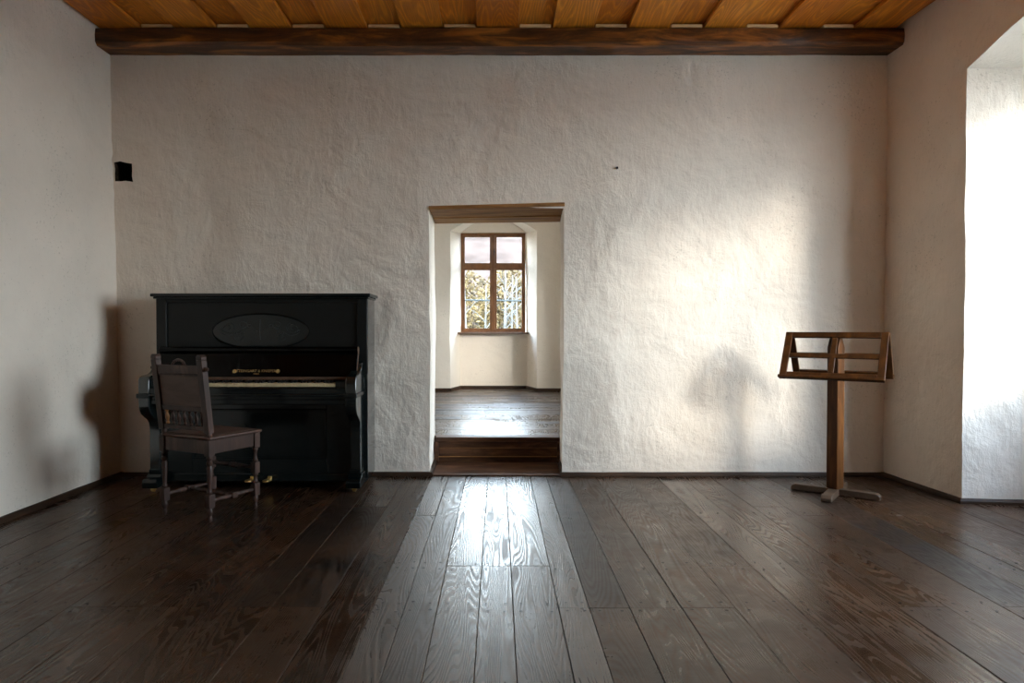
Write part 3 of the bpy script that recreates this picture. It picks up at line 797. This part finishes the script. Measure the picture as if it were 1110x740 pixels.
# ------------------------------------------------------------------ double-sided music stand
SX, SY = 2.285, 4.615; PHI = math.radians(-37)
stand = thing('music_stand', 'brown wooden double-sided music stand with slatted sloping desks in the right corner', 'music stand', (SX, SY, 0), PHI)
# local: x along ridge, -y towards the viewer
HL, WO, ZR, ZB = .317, .200, 1.100, .790
PW = .039
b = MB(); tw = Matrix.Rotation(math.radians(-21), 4, 'Z')     # the post stands a little twisted against its foot
b.prism([(-PW, .046), (PW, .046), (PW, 1.0), (.012, 1.07), (-.012, 1.07), (-PW, 1.0)], 'x', -PW, PW)
b.bm.transform(tw)
b.build('post', M['standpost'], stand, bev=.004)
for s in (-1, 1):                           # s=-1 front frame
    def F(x, q, off=0):                     # q 0 at the ridge .. 1 at the bottom edge, off = outward
        L = math.hypot(WO - .012, ZR - ZB); ny, nz = (ZR - ZB) / L, (WO - .012) / L
        return Vector((x, s * (.012 + (WO - .012) * q + ny * off), ZR - (ZR - ZB) * q + nz * off))
    def fb(name, x0, x1, q0, q1, t0, t1, parent):
        b = MB(); b.hexa([F(x0, q0, t0), F(x1, q0, t0), F(x1, q1, t0), F(x0, q1, t0), F(x0, q0, t1), F(x1, q0, t1), F(x1, q1, t1), F(x0, q1, t1)])
        return b.build(name, M['stand'], parent, bev=.0025)
    desk = bpy.data.objects.new('desk_frame', None); C.objects.link(desk); desk.parent = stand
    fb('side_stile', -HL, -HL + .045, 0, 1, -.009, .009, desk); fb('side_stile', HL - .045, HL, 0, 1, -.009, .009, desk)
    fb('top_rail', -HL + .045, HL - .045, 0, .115, -.008, .008, desk); fb('bottom_rail', -HL + .045, HL - .045, .86, 1, -.008, .008, desk)
    fb('middle_rail', -HL + .045, HL - .045, .46, .55, -.007, .007, desk)
    fb('centre_stile', -.018, .018, .116, .859, -.0065, .0065, desk)
    fb('lip', -HL - .003, HL + .003, .955, 1.005, .009, .030, desk)
fl = .275
for k, a in enumerate((0, PI / 2)):
    b = MB(); z0, z1 = .004, .046
    if k == 0:
        b.prism([(-fl, z0), (fl, z0), (fl, .026), (fl - .012, .040), (fl - .03, z1), (-fl + .03, z1), (-fl + .012, .040), (-fl, .026)], 'y', -.03, .03)
    else:
        for y0, y1, sg in ((-fl, -.031, -1), (.031, fl, 1)):
            e = y0 if sg < 0 else y1; i_ = y1 if sg < 0 else y0
            b.prism([(i_, z0), (e, z0), (e, .026), (e - sg * .012, .040), (e - sg * .03, z1), (i_, z1)], 'x', -.032, .032)
    b.build('foot', M['standfoot'], stand, bev=.003)

# ------------------------------------------------------------------ outside
b = MB(); b.box(-60, 80, 12, 90, -1.2, -1.0); struct(b.build('ground', M['grass']))
b = MB(); b.box(-60, 80, -60, 12, -1.2, -.99); struct(b.build('ground_added_bounce', M['bounce_gravel']))  # unseen pale ground, added to throw fill light upward through the windows
bm = bmesh.new(); g = []
for j in range(15):
    row = []
    for i in range(41):
        x = -40 + i * 2; q = j / 14; y = 36 + 46 * q
        z = -1 + (14.0 + 1.6 * noise.noise(Vector((x * .05, 3, q)))) * math.sin(q * PI / 2) + .5 * noise.noise(Vector((x * .4, y * .4, 1)))
        row.append(bm.verts.new((x, y, z)))
    g.append(row)
for j in range(14):
    for i in range(40): bm.faces.new((g[j][i], g[j][i + 1], g[j + 1][i + 1], g[j + 1][i]))
mb = MB(); mb.bm.free(); mb.bm = bm; struct(mb.build('hill', M['hill'], fix=False))

def shrub(name, label, x, y, w, h, mat, n, seed):
    r = random.Random(seed); root = thing(name, label, 'shrub', (x, y, -1.0), 0, 'shrubs outside the far window')
    b = MB()
    for k in range(7):
        a = k * 2.4; t_ = Vector((math.cos(a) * w * .3, math.sin(a) * w * .25, h * r.uniform(.6, .85)))
        b.tube([(0, 0, 0), t_ * .5 + Vector((0, 0, .1 * h)), t_], [.05, .03, .01], 6)
    b.build('stem', M['leaf_tan'], root)
    b = MB()
    for i in range(n):
        while True:
            p = Vector((r.uniform(-1, 1), r.uniform(-1, 1), r.uniform(-1, 1)))
            if .35 < p.length < 1: break
        p = Vector((p.x * w / 2, p.y * w / 2.6, h * .55 + p.z * h * .45))
        u = Vector((r.uniform(-1, 1), r.uniform(-1, 1), r.uniform(-1, 1))).normalized(); v = u.orthogonal().normalized()
        s = r.uniform(.05, .10)
        vs = [b.bm.verts.new(q) for q in (p - u * s, p + v * s * .45, p + u * s, p - v * s * .45)]
        b.bm.faces.new(vs)
    b.build('foliage', mat, root, fix=False)
shrub('autumn_shrub', 'ochre autumn shrub seen through the left panes of the far window', -1.15, 21.0, 2.3, 4.1, M['leaf_ochre'], 5200, 1)
shrub('autumn_shrub', 'ochre autumn shrub seen through the right panes of the far window', .45, 22.5, 2.3, 4.3, M['leaf_ochre'], 5200, 2)
shrub('autumn_shrub', 'tan shrub behind the fence at the right edge of the far window', 1.6, 25.0, 3.0, 3.6, M['leaf_tan'], 5200, 3)
def birch(x, y, h, lean, label, seed):
    r = random.Random(seed); root = thing('young_birch', label, 'tree', (x, y, -1.0), 0, 'slim birch trunks outside the far window')
    b = MB(); b.tube([(lean * q, .05 * math.sin(q * 5), h * q) for q in [i / 8 for i in range(9)]], [.045 * (1 - .7 * i / 8) for i in range(9)], 8); b.build('trunk', M['birch'], root)
    b = MB()
    for k in range(8):
        q = .45 + .5 * k / 8; a = r.uniform(0, 6.28); L = r.uniform(.3, .7)
        b.tube([(lean * q, 0, h * q), (lean * q + L * .5 * math.cos(a), L * .5 * math.sin(a), h * q + L * .5), (lean * q + L * math.cos(a), L * math.sin(a), h * q + L * .75)], [.012, .008, .004], 5)
    b.build('branch', M['birch'], root)
for (u, y, h, ln), lb in zip(((508, 17.5, 3.6, -.12), (525, 18.5, 3.3, .05), (543.5, 17, 3.4, .12), (548, 18, 3.7, 0), (553.5, 17.4, 3.5, .05), (562.5, 18, 3.5, -.08)),
        ('slim pale birch at the left edge of the far window', 'slim pale birch beside the central mullion in the left lower pane', 'leaning pale birch just right of the central mullion',
         'straight pale birch second from the mullion in the right lower pane', 'pale birch in the middle of the right lower pane', 'slim pale birch at the right edge of the far window')):
    birch((u - 540) / 740 * y, y, h, ln, lb, int(u))
fence = thing('garden_fence', 'green painted fence rail crossing behind the lower panes of the far window', 'fence', (0, 16, -1.0))
b = MB(); b.bar((-4, 0, 2.84), (4, 0, 2.76), .03, .035); b.build('rail', M['rail_green'], fence, bev=.01)
for x in (-3.2, -1.6, 1.35, 3.0):
    b = MB(); b.box(x - .03, x + .03, .03, .09, 0, 2.76); b.build('post', M['rail_green'], fence, bev=.005)

# ------------------------------------------------------------------ light
w = bpy.data.worlds.new('hazy_sky'); bpy.context.scene.world = w; w.use_nodes = True
t = w.node_tree; t.nodes.clear()
out = t.nodes.new('ShaderNodeOutputWorld'); bg = t.nodes.new('ShaderNodeBackground'); t.links.new(bg.outputs[0], out.inputs[0])
tc = t.nodes.new('ShaderNodeTexCoord'); sp = t.nodes.new('ShaderNodeSeparateXYZ'); t.links.new(tc.outputs['Generated'], sp.inputs[0])
r = ramp(t, sp.outputs[2], [(0, (.86, .94, 1.0)), (.25, (.74, .88, 1.0)), (.8, (.50, .69, 1.0))])
t.links.new(r.outputs[0], bg.inputs[0]); bg.inputs[1].default_value = 9.5

sd = bpy.data.lights.new('hazy_sun', 'SUN'); sd.energy = 1.4; sd.angle = math.radians(11); sd.color = (1.0, .93, .84)
so = bpy.data.objects.new('hazy_sun', sd); C.objects.link(so)
d = Vector((-.51, .60, -.19)).normalized(); so.rotation_euler = d.to_track_quat('-Z', 'Y').to_euler(); so.location = (8, -6, 6)
def portal(name, loc, rot, sx, sy):
    l = bpy.data.lights.new(name, 'AREA'); l.shape = 'RECTANGLE'; l.size = sx; l.size_y = sy; l.cycles.is_portal = True
    o = bpy.data.objects.new(name, l); C.objects.link(o); o.location = loc; o.rotation_euler = rot
portal('sky_portal', (3.92, 2.90, 1.80), (PI / 2, 0, PI / 2), 2.1, 1.90)
portal('sky_portal', (2.75, 7.10, 1.81), (PI / 2, 0, PI / 2), 1.9, 1.62)
portal('sky_portal', (-.075, 10.68, 1.83), (PI / 2, 0, PI), 1.0, 1.52)

# ------------------------------------------------------------------ camera
cd = bpy.data.cameras.new('camera'); co = bpy.data.objects.new('camera', cd); C.objects.link(co)
cd.lens = 24.0; cd.sensor_width = 36.0; cd.shift_x = 15 / 1110
co.location = (0, 0, 1.12); co.rotation_euler = (math.radians(89.0), 0, 0)
cd.clip_start = .05
sc = bpy.context.scene; sc.camera = co
sc.view_settings.view_transform = 'Standard'; sc.view_settings.look = 'None'; sc.view_settings.gamma = 1; sc.view_settings.use_curve_mapping = False
sc.view_settings.exposure = 1.66
sc.cycles.max_bounces = 12; sc.cycles.diffuse_bounces = 8; sc.cycles.transparent_max_bounces = 12
sc.cycles.caustics_reflective = False; sc.cycles.caustics_refractive = False
sc.cycles.use_denoising = True
